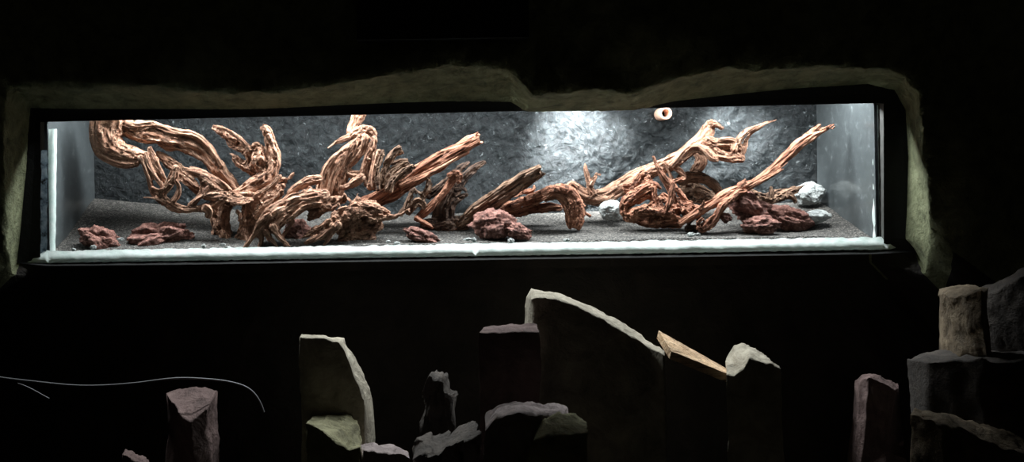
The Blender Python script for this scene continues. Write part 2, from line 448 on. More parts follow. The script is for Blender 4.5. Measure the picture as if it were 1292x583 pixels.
# ------------------------------------------------------------------ driftwood
NS = 28
def tube(acc, pts, flute=.22, twist=1.5, lump=.16, flat=.85, hollow=False, jag=0, step=.005, seed=0, sheet=None):
    """pts: (px, py, radius px, depth). Adds a fluted, twisted limb to acc=(verts, faces, grain)."""
    P = []
    for p in pts:
        w = W(p[0], p[1], p[3]); P.append((w.x, w.y, w.z, PX(p[2], p[3])))
    R = catmull(P, step)
    n = len(R)
    if n < 3: return
    V, Fc, G = acc
    base = len(V)
    so = random.random() * 50 + seed
    T = []
    for i in range(n):
        a = Vector(R[max(i - 1, 0)][:3]); b = Vector(R[min(i + 1, n - 1)][:3])
        t = (b - a); T.append(t.normalized() if t.length > 1e-9 else Vector((1, 0, 0)))
    nrm = Vector((0, -1, 0)); nrm = (nrm - T[0] * nrm.dot(T[0])).normalized()
    s = 0; rings = []
    # ring list incl. caps
    seq = [(0, .0, -.6), (0, .55, -.45), (0, .85, -.2)] + [(i, 1, 0) for i in range(n)]
    if hollow: seq += [(n - 1, .72, -.05), (n - 1, .55, -.6), (n - 1, .3, -1.6), (n - 1, .0, -1.9)]
    else: seq += [(n - 1, .85, .2), (n - 1, .5, .42), (n - 1, .0, .55)]
    prev = None; nr = nrm; frames = []
    for i in range(n):
        nr = nr - T[i] * nr.dot(T[i])
        nr = nr.normalized() if nr.length > 1e-6 else nrm
        frames.append((nr.copy(), T[i].cross(nr)))
    if sheet:
        cen, span = math.radians(sheet[0]), math.radians(sheet[1]); th_ = .0075; h = NS // 2
        ss = 0
        for i in range(n):
            c = Vector(R[i][:3]); r = max(.002, R[i][3]); n1, b1 = frames[i]
            if i: ss += math.dist(R[i][:3], R[i - 1][:3])
            e0 = .45 * N(ss * 24, so, 0) + .2 * N(ss * 70, so, 5); e1 = .45 * N(ss * 24, so, 9) + .2 * N(ss * 70, so, 2)
            for k in range(NS):
                kk = k if k < h else NS - 1 - k
                u = kk / (h - 1)
                ph = cen + lerp(-span / 2 * (1 + e0), span / 2 * (1 + e1), u)
                rr = r * (1 + flute * N(math.cos(ph) * 2.4 + so, math.sin(ph) * 2.4, ss * 8) + lump * N(so, ss * 14, ph))
                if k >= h: rr -= th_
                V.append(c + (n1 * math.cos(ph) * flat + b1 * math.sin(ph)) * rr)
                G.append((math.cos(ph) * r * 95 + so * 3, math.sin(ph) * r * 95, ss * 5.5 + so))
        for i in range(n - 1):
            for k in range(NS):
                a = base + i * NS + k; b = base + i * NS + (k + 1) % NS
                Fc.append((a, b, b + NS, a + NS))
        for i0 in (0, n - 1):
            for k in range(h - 1):
                Fc.append((base + i0 * NS + k, base + i0 * NS + k + 1, base + i0 * NS + NS - 2 - k, base + i0 * NS + NS - 1 - k))
        return
    S = [0]
    for i in range(1, n): S.append(S[-1] + math.dist(R[i][:3], R[i - 1][:3]))
    for (i, sc, off) in seq:
        c = Vector(R[i][:3]); r = max(.0012, R[i][3]); n1, b1 = frames[i]; s = S[i]
        edge = 1 if (i == n - 1 and jag) else 0
        for k in range(NS):
            th = 2 * PI * k / NS
            tt = th + twist * s * 4 + so
            ct, st = math.cos(tt), math.sin(tt)
            g1 = N(ct * 2.2 + so, st * 2.2, s * 5 + so)
            g2 = N(ct * 4.6, st * 4.6 + so, s * 7)
            groove = (1 - min(1, abs(g2) * 4.5)) ** 2
            lm = N(ct * .9 + so * 2, st * .9, s * 16 + so)
            f = 1 + flute * .9 * g1 - flute * .9 * groove + lump * 1.6 * lm
            rr = r * max(.3, f) * sc
            j = 0
            if jag and i >= n - 4: j = jag * r * N(ct * 2.5, st * 2.5, so) * (1 if i == n - 1 else (i - n + 4) / 4)
            # flatten in depth
            v = n1 * math.cos(th) * flat + b1 * math.sin(th)
            V.append(c + v * rr + T[i] * (r * off + j))
            G.append((ct * r * 95 + so * 3, st * r * 95, (s + r * off) * 5.5 + so))
    m = len(seq)
    for i in range(m - 1):
        for k in range(NS):
            a = base + i * NS + k; b = base + i * NS + (k + 1) % NS
            Fc.append((a, b, b + NS, a + NS))
def gnarl(acc, pts, n, size=4, spread=6, length=12):
    """small curled stubs and knuckles along a limb"""
    for _ in range(n):
        i = random.randrange(len(pts) - 1); t = random.random()
        p = [lerp(a, b, t) for a, b in zip(pts[i], pts[i + 1])]
        a = random.random() * 2 * PI; L = length * random.uniform(.4, 1)
        bend = random.uniform(-1.2, 1.2)
        q = []
        x, y, d = p[0] + math.cos(a) * p[2] * .4, p[1] + math.sin(a) * p[2] * .4, p[3] - PX(p[2]) * random.uniform(.0, .7)
        for k in range(4):
            q.append((x, y, size * random.uniform(.5, .9) * (1 - k * .2), d))
            x += math.cos(a) * L / 3; y += math.sin(a) * L / 3 * .8; a += bend; d -= random.uniform(-.006, .01)
        tube(acc, q, .2, 2, .3)
VOX = .0024
def driftwood(strokes, mat, label, group=None, name='driftwood', rough=.5, pits=.3):
    """strokes: list of (points, options) with points (px, py, r, depth); all limbs are fused into one gnarled skin"""
    acc = ([], [], [])
    for s in strokes:
        pts, kw = s
        kw = dict(kw); g = kw.pop('gnarl', None)
        tube(acc, pts, **kw)
        if g: gnarl(acc, pts, *g)
    V, Fc, G = acc
    me0 = mesh('raw', V, Fc); recalc(me0)
    tmp = bpy.data.objects.new('raw', me0); C.objects.link(tmp)
    rm = tmp.modifiers.new('fuse', 'REMESH'); rm.mode = 'VOXEL'; rm.voxel_size = VOX
    sm = tmp.modifiers.new('soften', 'SMOOTH'); sm.factor = .5; sm.iterations = 2
    dg = bpy.context.evaluated_depsgraph_get()
    me = bpy.data.meshes.new_from_object(tmp.evaluated_get(dg)); me.name = name
    bpy.data.objects.remove(tmp)
    kd = kdtree.KDTree(len(V))
    for i, v in enumerate(V): kd.insert(v, i)
    kd.balance()
    so = random.random() * 30
    gr = []; newco = []
    for v in me.vertices:
        p = v.co
        g = G[kd.find(p)[1]]
        gv = Vector(g)
        n1 = noise.noise(gv * .8); n2 = noise.noise(gv * 1.9 + Vector((5, 5, 5))); n3 = noise.noise(gv * .33)
        n4 = noise.noise(gv * .42 + Vector((9, 2, 4)))
        h = -.0045 * (1 - min(1, abs(n4) * 3.5)) ** 2 - .0036 * (1 - min(1, abs(n1) * 3.2)) ** 2 - .0018 * (1 - min(1, abs(n2) * 3)) + n3 * .003
        q = p * 26 + Vector((so, 0, 0))
        gq = Vector((g[0] * .55, g[1] * .55, g[2] * 3 + so))
        a1 = .5 * noise.noise(q) + .7 * noise.noise(gq); a2 = .5 * noise.noise(q * 2.3) + .6 * noise.noise(gq * 2.1); a3 = noise.noise(q * 5)
        h += rough * (.010 * a1 + .006 * a2 + .003 * a3)
        if pits:
            c = noise.noise(p * 34 + Vector((so, 7, 3)))
            if c > .22: h -= pits * .03 * min(1, (c - .22) * 4)
        newco.extend(p + v.normal * h); gr.extend(g)
    me.vertices.foreach_set('co', newco)
    zs = newco[2::3]
    org = Vector((sum(newco[0::3]) / len(zs), sum(newco[1::3]) / len(zs), min(zs)))
    me.transform(Matrix.Translation(-org))
    at = me.attributes.new('grain', 'FLOAT_VECTOR', 'POINT')
    at.data.foreach_set('vector', gr)
    me.update()
    o = link(name, me, mat); o.location = org
    return tag(o, label, 'driftwood', group)
def d(pts, y):
    """px points (x, y, r[, extra depth]) at depth y"""
    return [(p[0], p[1], p[2], y + (p[3] if len(p) > 3 else 0)) for p in pts]

# the tall log against the left side
driftwood([
    (d([(142, 144, 22), (135, 162, 21), (137, 180, 19), (150, 191, 15), (166, 196, 12), (180, 199, 9), (190, 203, 6)], .2), dict(flute=.22, twist=.4, lump=.06)),
    (d([(124, 148, 10), (122, 170, 10), (126, 187, 10), (140, 199, 9), (158, 205, 8), (174, 206, 5)], .19), dict(flute=.2, twist=.4, lump=.06)),
    (d([(128, 152, 9), (150, 158, 11), (168, 163, 12), (190, 169, 14), (215, 175, 14), (240, 181, 13), (258, 193, 12), (272, 209, 11), (286, 227, 10), (300, 246, 8)], .24), dict(flute=.28, twist=.5)),
    (d([(150, 154, 7), (172, 160, 7), (190, 158, 6), (202, 160, 5), (220, 166, 5), (245, 171, 5), (262, 184, 5), (280, 210, 4)], .21), dict(flute=.3, twist=.3)),
    (d([(176, 198, 5), (182, 208, 4), (187, 222, 4), (191, 236, 4), (196, 246, 5), (208, 256, 6)], .15), dict(gnarl=(3, 2.5, 3, 8))),
    (d([(189, 186, 4), (195, 202, 6), (202, 218, 6), (209, 230, 4)], .17), dict(flute=.3)),
    (d([(184, 192, 3), (188, 208, 3.5), (196, 224, 3.5), (205, 236, 4)], .15), {}),
    (d([(198, 194, 5), (216, 207, 8), (232, 222, 8), (250, 239, 6), (262, 250, 4)], .24), dict(flute=.3)),
    (d([(222, 210, 5), (219, 222, 6), (211, 234, 6), (204, 246, 5), (212, 257, 5)], .14), dict(flute=.25, gnarl=(3, 2.5, 3, 7))),
    (d([(192, 236, 3), (200, 240, 3), (208, 238, 3)], .13), {}),
    (d([(222, 228, 3), (226, 236, 3), (224, 246, 4), (218, 254, 4)], .13), {}),
    (d([(205, 250, 6), (216, 259, 7), (230, 264, 6), (246, 264, 5), (258, 262, 6), (272, 258, 5), (286, 248, 5)], .14), dict(gnarl=(5, 3, 3, 7))),
    (d([(232, 213, 2.5), (243, 216, 3.5), (255, 224, 6), (268, 233, 8), (280, 240, 8), (292, 246, 6)], .18), dict(flute=.35, gnarl=(6, 3, 3, 8))),
    (d([(238, 214, 5), (252, 220, 8), (266, 230, 11), (280, 240, 11), (294, 248, 6)], .17), dict(sheet=(-20, 150), flute=.25, lump=.25)),
    (d([(240, 262, 6), (254, 252, 8), (268, 247, 9), (284, 246, 6)], .15), dict(sheet=(-60, 140), flute=.25, lump=.2)),
    (d([(254, 224, 4), (256, 236, 4), (254, 246, 4), (246, 256, 4), (240, 263, 4)], .16), dict(flute=.3)),
    (d([(262, 236, 4), (258, 246, 5), (270, 250, 5), (282, 247, 4)], .14), {}),
    (d([(181, 249.5, 1.6), (192, 250, 2), (205, 254, 3)], .13), {}),
    (d([(258, 262, 6), (264, 268, 5), (262, 274, 4)], .12), dict(lump=.3)),
], M['wood_tan'], 'large tan twisted driftwood log reaching the top edge at the left end of the aquarium', rough=0.1, pits=0.02)

# forked stump
driftwood([
    (d([(268, 160, 4), (275, 162, 6), (284, 168, 7), (294, 177, 8), (305, 186, 8), (315, 198, 9), (322, 214, 9)], .24), dict(flute=.38, lump=.25, gnarl=(9, 3, 4, 8))),
    (d([(274, 160, 2.5), (288, 165, 3), (300, 173, 3.5), (310, 182, 4), (316, 190, 4)], .2), {}),
    (d([(296, 198, 5), (302, 205, 7), (312, 212, 7), (322, 220, 6)], .24), dict(flute=.35, lump=.3, gnarl=(5, 3, 4, 7))),
    (d([(330, 160, 4), (336, 164, 7), (340, 176, 7.5), (344, 190, 8), (346, 204, 9), (343, 216, 10), (334, 226, 11), (318, 237, 11), (302, 246, 9), (288, 249, 6)], .2), dict(flute=.22, twist=.5)),
    (d([(320, 183, 6), (326, 190, 9), (328, 202, 11), (332, 214, 10)], .21), dict(flute=.35, lump=.35, gnarl=(14, 3, 5, 8))),
    (d([(356, 222, 14), (346, 240, 20), (334, 256, 24), (324, 272, 22), (314, 290, 16)], .22), dict(flute=.1, flat=.6, lump=.12, sheet=(5, 120))),
    (d([(350, 225, 7), (346, 238, 9), (336, 252, 11), (326, 266, 12), (318, 280, 11), (314, 296, 10)], .22), dict(flute=.12, flat=.5, lump=.1)),
    (d([(284, 248, 9), (296, 254, 12), (310, 254, 12), (322, 250, 9)], .16), dict(sheet=(-60, 150), flute=.2)),
    (d([(268, 262, 8), (274, 278, 10), (278, 296, 11), (276, 312, 9)], .24), dict(flute=.35, lump=.3)),
    (d([(356, 240, 4), (346, 250, 6), (332, 264, 7), (322, 276, 5)], .17), dict(flute=.15, flat=.6)),
    (d([(349, 228, 6), (356, 228, 5), (364, 225, 4), (371, 218, 2)], .2), {}),
    (d([(354, 222, 4), (345, 232, 3.5), (332, 241, 3.5), (318, 248, 4), (306, 250, 4), (295, 244, 4), (286, 249, 3), (280, 260, 3)], .15), dict(flute=.25)),
    (d([(292, 246, 7), (284, 262, 8), (281, 280, 9), (284, 300, 11), (286, 314, 9)], .22), dict(flute=.35, lump=.3, gnarl=(5, 4, 4, 9))),
    (d([(310, 256, 8), (312, 275, 9), (308, 295, 12), (306, 314, 10)], .2), dict(flute=.35, lump=.3, gnarl=(4, 4, 4, 9))),
    (d([(298, 266, 3), (303, 272, 3), (300, 279, 2.5)], .15), {}),
], M['wood_tan'], 'forked tan driftwood stump with two upright arms and a small horn on its side', rough=0.42, pits=0.4)

# clawed root at the front
driftwood([
    (d([(412, 246, 9), (396, 249, 12), (376, 253, 12), (358, 263, 13), (342, 275, 13), (332, 288, 11), (326, 298, 7)], .11), dict(flute=.3, twist=.3)),
    (d([(404, 256, 7), (385, 259, 7), (366, 270, 8), (352, 282, 8), (345, 294, 5)], .09), dict(flute=.3)),
    (d([(330, 284, 6), (321, 296, 4), (314, 305, 4), (308, 314, 3)], .08), {}),
    (d([(334, 292, 5), (341, 301, 4), (347, 308, 3), (350, 316, 2)], .07), {}),
    (d([(344, 284, 6), (352, 298, 5), (360, 307, 4), (367, 314, 3)], .07), {}),
    (d([(371, 279, 2), (364, 288, 2.5), (356, 299, 3)], .09), {}),
    (d([(326, 290, 5), (330, 302, 4), (327, 313, 4)], .09), {}),
    (d([(340, 270, 4), (330, 278, 4), (323, 288, 3), (320, 296, 3)], .07), {}),
    (d([(404, 226, 6), (390, 228, 7), (377, 235, 6), (368, 244, 6), (360, 254, 6)], .16), dict(flute=.3)),
    (d([(392, 238, 4), (380, 246, 4), (372, 252, 4)], .12), {}),
], M['wood_tan'], 'tan driftwood root at the front glass ending in clawlike fingers', rough=0.25, pits=0.15)

# upright pointed slab with gnarled crown
driftwood([
    (d([(404, 254, 10), (409, 240, 12), (414, 223, 12), (421, 208, 11), (431, 195, 8), (441, 184, 5), (452, 172, 1.5)], .2), dict(flute=.14, flat=.55, lump=.1, twist=.2)),
    (d([(424, 252, 8), (428, 232, 10), (433, 212, 9), (439, 196, 6), (446, 182, 3)], .22), dict(flute=.2, flat=.5)),
    (d([(402, 246, 4), (405, 230, 4), (410, 214, 4), (420, 200, 4), (432, 190, 3)], .17), dict(flute=.2)),
    (d([(414, 187, 1.5), (424, 180, 3), (436, 175, 4), (448, 170, 4)], .25), dict(flute=.3)),
    (d([(455, 140, 10), (450, 153, 8), (446, 164, 8), (443, 174, 7)], .27), dict(flute=.3)),
    (d([(446, 172, 7), (456, 168, 8), (466, 167, 7), (474, 172, 4)], .24), dict(flute=.4, lump=.3, gnarl=(10, 3, 4, 9))),
    (d([(464, 164, 3), (466, 160, 2.5)], .22), {}),
    (d([(459, 172, 8), (453, 188, 9), (446, 200, 6), (438, 210, 5), (439, 217, 5), (450, 221, 7), (459, 224, 5)], .22), dict(flute=.25)),
    (d([(458, 223, 6), (448, 229, 7), (438, 235, 5), (429, 237, 3)], .16), dict(flute=.3)),
    (d([(472, 173, 4), (471, 184, 5), (464, 196, 4), (459, 210, 4), (456, 226, 5)], .21), dict(flute=.35, gnarl=(5, 2.5, 3, 7))),
    (d([(479, 190, 4), (475, 202, 5), (472, 218, 5), (469, 238, 6)], .2), dict(flute=.35, gnarl=(5, 2.5, 3, 8))),
    (d([(466, 182, 5), (470, 196, 6), (466, 212, 6), (464, 234, 6)], .25), dict(flute=.35)),
], M['wood_tan'], 'pointed upright driftwood slab with a pale gnarled crown, fifth wood from the left', rough=0.22, pits=0.08)

# curled hollow stub with fluted lobes
driftwood([
    (d([(480, 244, 5), (482, 226, 5), (486, 211, 5), (493, 199, 6), (500, 191, 7), (507, 187, 7.5)], .2), dict(hollow=True, flute=.3)),
    (d([(487, 234, 6), (490, 224, 6), (500, 213, 6), (510, 206, 5), (517, 206, 3)], .2), dict(flute=.35)),
    (d([(490, 240, 7), (496, 228, 6), (508, 218, 6), (520, 211, 5), (524, 213, 3)], .17), dict(flute=.35)),
    (d([(494, 206, 3), (506, 202, 3.5), (515, 203, 3)], .23), {}),
    (d([(484, 190, 3), (480, 202, 4), (476, 216, 4), (477, 240, 5)], .18), dict(flute=.3, gnarl=(4, 2.5, 3, 7))),
], M['wood_brown'], 'brown curled driftwood stub with a hollow round end above the big log', rough=0.3, pits=0.2)

# big straight log
driftwood([
    (d([(452, 262, 9, .06), (470, 254, 11, .05), (492, 242, 13, .04), (512, 229, 13, .02), (535, 214, 12), (560, 200, 11, -.02), (584, 186, 10, -.04), (605, 174, 8.5, -.06)], .24), dict(flute=.24, twist=.12, jag=.6, hollow=True)),
    (d([(505, 236, 5), (535, 221, 5), (565, 205, 4), (590, 190, 4)], .19), dict(flute=.3, twist=.1)),
    (d([(455, 258, 6), (480, 246, 6), (505, 228, 5), (535, 208, 4), (558, 194, 3)], .2), dict(flute=.3, twist=.1)),
], M['wood_red'], 'long straight reddish driftwood log slanting up to the right, broken at the tip', rough=0.14, pits=0)

# lumpy low root tangle
driftwood([
    (d([(434, 243, 2), (434, 250, 5), (424, 255, 8), (410, 260, 10), (398, 268, 8), (389, 276, 4)], .12), dict(flute=.3, lump=.25, gnarl=(5, 3, 4, 8))),
    (d([(451, 245, 2), (451, 253, 5), (444, 262, 6), (438, 270, 6)], .12), {}),
    (d([(434, 246, 2.5), (441, 254, 2.5), (450, 254, 3)], .11), {}),
    (d([(432, 290, 9), (435, 279, 12), (448, 272, 13), (464, 267, 11), (480, 268, 9), (492, 272, 6)], .12), dict(flute=.2, lump=.2, gnarl=(5, 3, 4, 8))),
    (d([(440, 262, 5), (455, 260, 6), (470, 262, 6), (484, 267, 5)], .1), dict(flute=.35, lump=.3, gnarl=(9, 2.5, 3, 6))),
    (d([(428, 296, 10), (436, 280, 15), (450, 270, 16), (468, 268, 14), (486, 273, 9)], .12), dict(sheet=(-40, 150), flute=.2, lump=.2)),
    (d([(466, 278, 6), (480, 275, 5), (496, 274, 4), (507, 270, 3), (517, 264, 2)], .09), dict(flute=.3, gnarl=(4, 2.5, 3, 6))),
    (d([(426, 276, 8), (414, 284, 9), (402, 291, 8), (390, 296, 5), (381, 300, 2)], .08), dict(flute=.35)),
    (d([(420, 284, 5), (406, 296, 4), (394, 303, 4), (384, 307, 2)], .06), {}),
    (d([(428, 282, 5), (420, 292, 4), (414, 302, 3), (409, 310, 2)], .06), {}),
    (d([(423, 288, 4), (413, 297, 3), (403, 303, 2)], .06), {}),
    (d([(436, 288, 12), (450, 290, 13), (466, 287, 11), (480, 282, 8)], .14), dict(flute=.2, lump=.2)),
    (d([(420, 272, 4), (430, 264, 4), (440, 262, 4)], .09), {}),
    (d([(396, 268, 4), (390, 262, 5), (400, 256, 5), (414, 252, 5)], .15), {}),
    (d([(430, 306, 12), (450, 306, 12), (470, 300, 10)], .14), dict(flute=.15)),
], M['wood_tan'], 'low lumpy driftwood root tangle with clawed left end beside the front glass', rough=0.4, pits=0.35)

# dark cluster of sticks
driftwood([
    (d([(612, 204, 3), (600, 212, 5), (588, 222, 6), (575, 236, 8), (564, 252, 10), (556, 272, 11), (552, 290, 9)], .28), dict(flute=.35, twist=.3)),
    (d([(592, 205, 3), (582, 212, 5), (572, 222, 6), (556, 236, 6), (540, 248, 6)], .3), dict(flute=.35)),
    (d([(590, 246, 2.5), (580, 250, 5), (570, 258, 7), (566, 275, 8)], .25), dict(flute=.3)),
    (d([(534, 284, 8), (552, 286, 11), (572, 284, 12), (588, 280, 10), (594, 274, 7)], .26), dict(flute=.3)),
    (d([(574, 240, 4), (584, 238, 3), (588, 242, 2.5)], .22), {}),
], M['wood_dark'], 'dark brown cluster of broken driftwood sticks behind the thin knobbed stick', rough=0.3, pits=0.1)
driftwood([
    (d([(526, 274, 5), (534, 270, 6), (545, 260, 6), (556, 248, 5), (565, 236, 5), (571, 226, 6), (574, 219, 6)], .19), dict(flute=.28, twist=.2)),
    (d([(566, 222, 4), (573, 218, 5), (580, 222, 5), (578, 230, 4)], .18), dict(flute=.4, lump=.4, gnarl=(10, 2.5, 3, 5))),
    (d([(524, 275, 4), (532, 280, 4), (540, 284, 4), (546, 288, 3)], .17), {}),
], M['wood_red'], 'thin orange brown driftwood stick with a crumbly pink knob on top', rough=0.25, pits=0.1)
driftwood([
    (d([(506, 272, 4), (512, 262, 4.5), (517, 250, 4.5), (521, 240, 4), (524, 240, 3)], .15), dict(flute=.35, gnarl=(4, 2, 3, 6))),
    (d([(523, 240, 2.5), (530, 244, 2.5), (533, 252, 2.5), (537, 258, 2)], .14), {}),
    (d([(527, 244, 2), (534, 246, 2), (535, 254, 2)], .13), dict(gnarl=(5, 1.8, 3, 5))),
    (d([(514, 270, 5), (520, 260, 6), (528, 254, 6), (536, 262, 5)], .18), dict(flute=.35)),
    (d([(540, 226, 3.5), (541, 236, 5), (536, 246, 5), (530, 258, 5)], .19), dict(flute=.35, gnarl=(8, 2.5, 3, 6))),
], M['wood_brown'], 'small curled driftwood twig with frilled edges below the long reddish log', rough=0.35, pits=0.1)

# dark log right of centre
driftwood([
    (d([(580, 284, 8, .04), (594, 274, 11, .03), (610, 262, 12, .02), (630, 248, 12), (650, 235, 11, -.01), (668, 224, 10, -.02), (685, 214, 8, -.03)], .2), dict(flute=.32, twist=.1, jag=.7, hollow=True)),
    (d([(598, 262, 4), (620, 247, 5), (645, 230, 4), (664, 219, 3), (682, 210, 2.5)], .16), dict(flute=.3, twist=.1)),
    (d([(588, 272, 4), (604, 258, 5), (616, 248, 4)], .18), {}),
], M['wood_brown'], 'dark brown straight driftwood log with cracked grain, leaning over a red lava rock', rough=0.12, pits=0)

# low arched root
driftwood([
    (d([(628, 268, 5), (640, 261, 7), (656, 256, 8), (674, 251, 9), (692, 245, 9), (708, 241, 9)], .24), dict(flute=.28)),
    (d([(676, 248, 4), (690, 240, 5), (705, 236, 5), (718, 240, 6), (727, 250, 7), (731, 262, 8), (731, 274, 7), (724, 284, 4)], .2), dict(flute=.3)),
    (d([(690, 250, 5), (702, 246, 6), (712, 254, 7), (717, 266, 7), (719, 280, 6), (720, 288, 3)], .18), dict(flute=.3)),
    (d([(684, 252, 3), (695, 246, 3), (706, 246, 3), (716, 256, 3)], .16), {}),
    (d([(684, 250, 9), (700, 244, 12), (715, 246, 14), (724, 260, 14), (726, 276, 12), (722, 288, 8)], .19), dict(sheet=(-40, 150), flute=.2, lump=.2)),
    (d([(664, 256, 8), (680, 250, 9), (698, 243, 9)], .22), dict(sheet=(-60, 140), flute=.2)),
    (d([(648, 248, 3), (660, 244, 4), (672, 240, 4), (674, 234, 2)], .28), dict(flute=.3)),
    (d([(726, 262, 3), (735, 268, 3.5), (745, 273, 2.5)], .2), {}),
    (d([(640, 270, 6), (665, 266, 7), (690, 262, 7), (708, 262, 5)], .27), dict(flute=.2)),
], M['wood_red'], 'low arched reddish driftwood root bending down into the gravel near the centre', rough=0.25, pits=0.2)

# pale arch with the holed crest
driftwood([
    (d([(718, 233, 4), (724, 236, 7), (734, 245, 9), (748, 250, 10), (764, 247, 11), (780, 238, 12), (796, 228, 12), (812, 220, 11), (828, 213, 10), (845, 206, 10), (860, 197, 9), (872, 187, 9), (884, 178, 10), (892, 168, 10), (895, 158, 8), (894, 154, 5)], .3), dict(flute=.16, twist=.3, lump=.1)),
    (d([(716, 235, 4), (722, 231, 4), (730, 236, 4)], .27), {}),
    (d([(738, 206, 1.5), (739, 212, 3.5), (742, 224, 4.5), (744, 236, 5), (750, 246, 6)], .28), dict(flute=.35)),
    (d([(753, 218, 1.5), (750, 226, 3), (745, 234, 4)], .27), dict(gnarl=(4, 2, 3, 5))),
    (d([(896, 156, 6), (904, 157, 4), (911, 162, 2.5), (913, 160, 1.2)], .28), {}),
    (d([(890, 176, 9), (900, 182, 8), (912, 182, 8), (926, 184, 8), (934, 186, 6)], .28), dict(flute=.22)),
    (d([(909, 176, 3), (920, 175, 3), (930, 178, 4)], .26), {}),
    (d([(896, 184, 7), (906, 194, 8), (918, 198, 8), (930, 199, 8), (938, 201, 5)], .28), dict(flute=.25)),
    (d([(910, 188, 8), (922, 190, 9), (934, 192, 7)], .3), {}),
    (d([(926, 190, 5), (931, 180, 5), (936, 172, 5), (944, 165, 4.5), (956, 160, 3.5), (968, 155, 2.5), (980, 151, 1.2)], .26), dict(flute=.3)),
    (d([(936, 194, 4), (940, 184, 4), (943, 174, 3), (950, 166, 3), (962, 160, 2)], .28), {}),
    (d([(846, 210, 4), (856, 200, 4), (868, 188, 4), (878, 185, 4), (888, 191, 4), (896, 200, 4), (906, 203, 3)], .24), dict(flute=.18)),
    (d([(846, 214, 9), (860, 203, 11), (874, 193, 12), (888, 196, 12), (902, 206, 8)], .27), dict(sheet=(-70, 150), flute=.12, lump=.1)),
    (d([(838, 206, 4), (843, 214, 3), (847, 224, 3.5), (846, 230, 3)], .27), {}),
    (d([(846, 209, 4), (855, 214, 4), (862, 220, 3), (866, 226, 2)], .26), dict(flute=.3)),
    (d([(876, 190, 6), (885, 200, 8), (882, 210, 8), (874, 218, 6)], .36), dict(flat=.4)),
], M['wood_tan'], 'pale smooth driftwood arch with a holed crest and a thin beak at its right end', rough=0.16, pits=0.08)

# tangle under the arch
driftwood([
    (d([(834, 238, 3), (826, 234, 5), (816, 238, 8), (803, 246, 9), (792, 254, 9), (786, 264, 6), (790, 274, 5)], .18), dict(flute=.25)),
    (d([(826, 236, 4), (826, 248, 4), (831, 256, 4), (836, 264, 3)], .16), {}),
    (d([(802, 266, 5), (814, 264, 8), (828, 267, 9), (840, 268, 8), (849, 267, 5)], .14), dict(flute=.3, lump=.25, gnarl=(6, 3, 4, 7))),
    (d([(790, 272, 8), (810, 278, 8), (834, 282, 7), (858, 282, 6)], .18), dict(flute=.25)),
    (d([(786, 236, 4), (796, 235, 5), (804, 228, 5), (810, 220, 5), (816, 217, 3)], .22), dict(flute=.35, gnarl=(6, 2.5, 3, 6))),
    (d([(852, 250, 4), (860, 256, 5), (872, 258, 6), (882, 264, 5)], .18), dict(flute=.3, gnarl=(7, 2.5, 3, 7))),
    (d([(836, 246, 5), (848, 256, 5), (858, 264, 5), (864, 272, 4)], .2), dict(flute=.3)),
    (d([(862, 262, 4), (868, 270, 4), (878, 272, 4), (884, 280, 4)], .15), dict(gnarl=(6, 2.5, 3, 7))),
    (d([(788, 262, 8), (800, 256, 11), (815, 250, 11), (828, 252, 8)], .2), dict(sheet=(-50, 150), flute=.2, lump=.25)),
    (d([(786, 240, 5), (798, 240, 8), (812, 232, 8), (822, 226, 6)], .23), dict(sheet=(-30, 140), flute=.3, lump=.3)),
    (d([(796, 270, 9), (815, 274, 11), (836, 276, 11), (856, 276, 8)], .17), dict(flute=.25, lump=.25)),
    (d([(840, 260, 6), (852, 262, 7), (866, 266, 7), (880, 272, 5)], .17), dict(flute=.3, lump=.3, gnarl=(8, 3, 3, 7))),
    (d([(838, 226, 4), (848, 234, 5), (858, 244, 5), (866, 254, 5)], .22), dict(flute=.3, gnarl=(4, 2.5, 3, 6))),
    (d([(822, 258, 5), (832, 252, 5), (842, 254, 4)], .17), dict(gnarl=(4, 2.5, 3, 6))),
], M['wood_red'], 'reddish knotted driftwood tangle heaped under the pale arch', rough=0.4, pits=0.3)
driftwood([
    (d([(824, 197, 2.8), (828, 208, 4), (834, 219, 5), (841, 230, 5.5), (847, 243, 5), (852, 256, 4)], .14), dict(flute=.2)),
], M['wood_red'], 'thin straight driftwood stick leaning left in front of the pale arch', rough=0.15, pits=0)
driftwood([
    (d([(849, 230, 3.5), (848, 240, 4.5), (846, 252, 5), (841, 264, 4), (839, 270, 3)], .11), dict(flute=.25)),
    (d([(846, 230, 2.5), (854, 228, 4), (862, 226, 4), (865, 224, 2)], .12), dict(flute=.3)),
], M['wood_red'], 'short reddish driftwood peg standing upright in front of the tangle', rough=0.2, pits=0)

# dark hollow log
driftwood([
    (d([(858, 228, 8), (868, 224, 8), (884, 224, 7), (898, 230, 7), (907, 240, 6), (910, 250, 5)], .34), dict(flute=.2)),
    (d([(862, 240, 12), (880, 244, 14), (898, 250, 11)], .4), dict(flute=.2, flat=.5)),
    (d([(880, 236, 1.5), (888, 238, 2), (896, 242, 1.5)], .3), {}),
], M['wood_brown'], 'dark hollow driftwood log lying behind the long slanting branch', rough=0.2, pits=0.1)

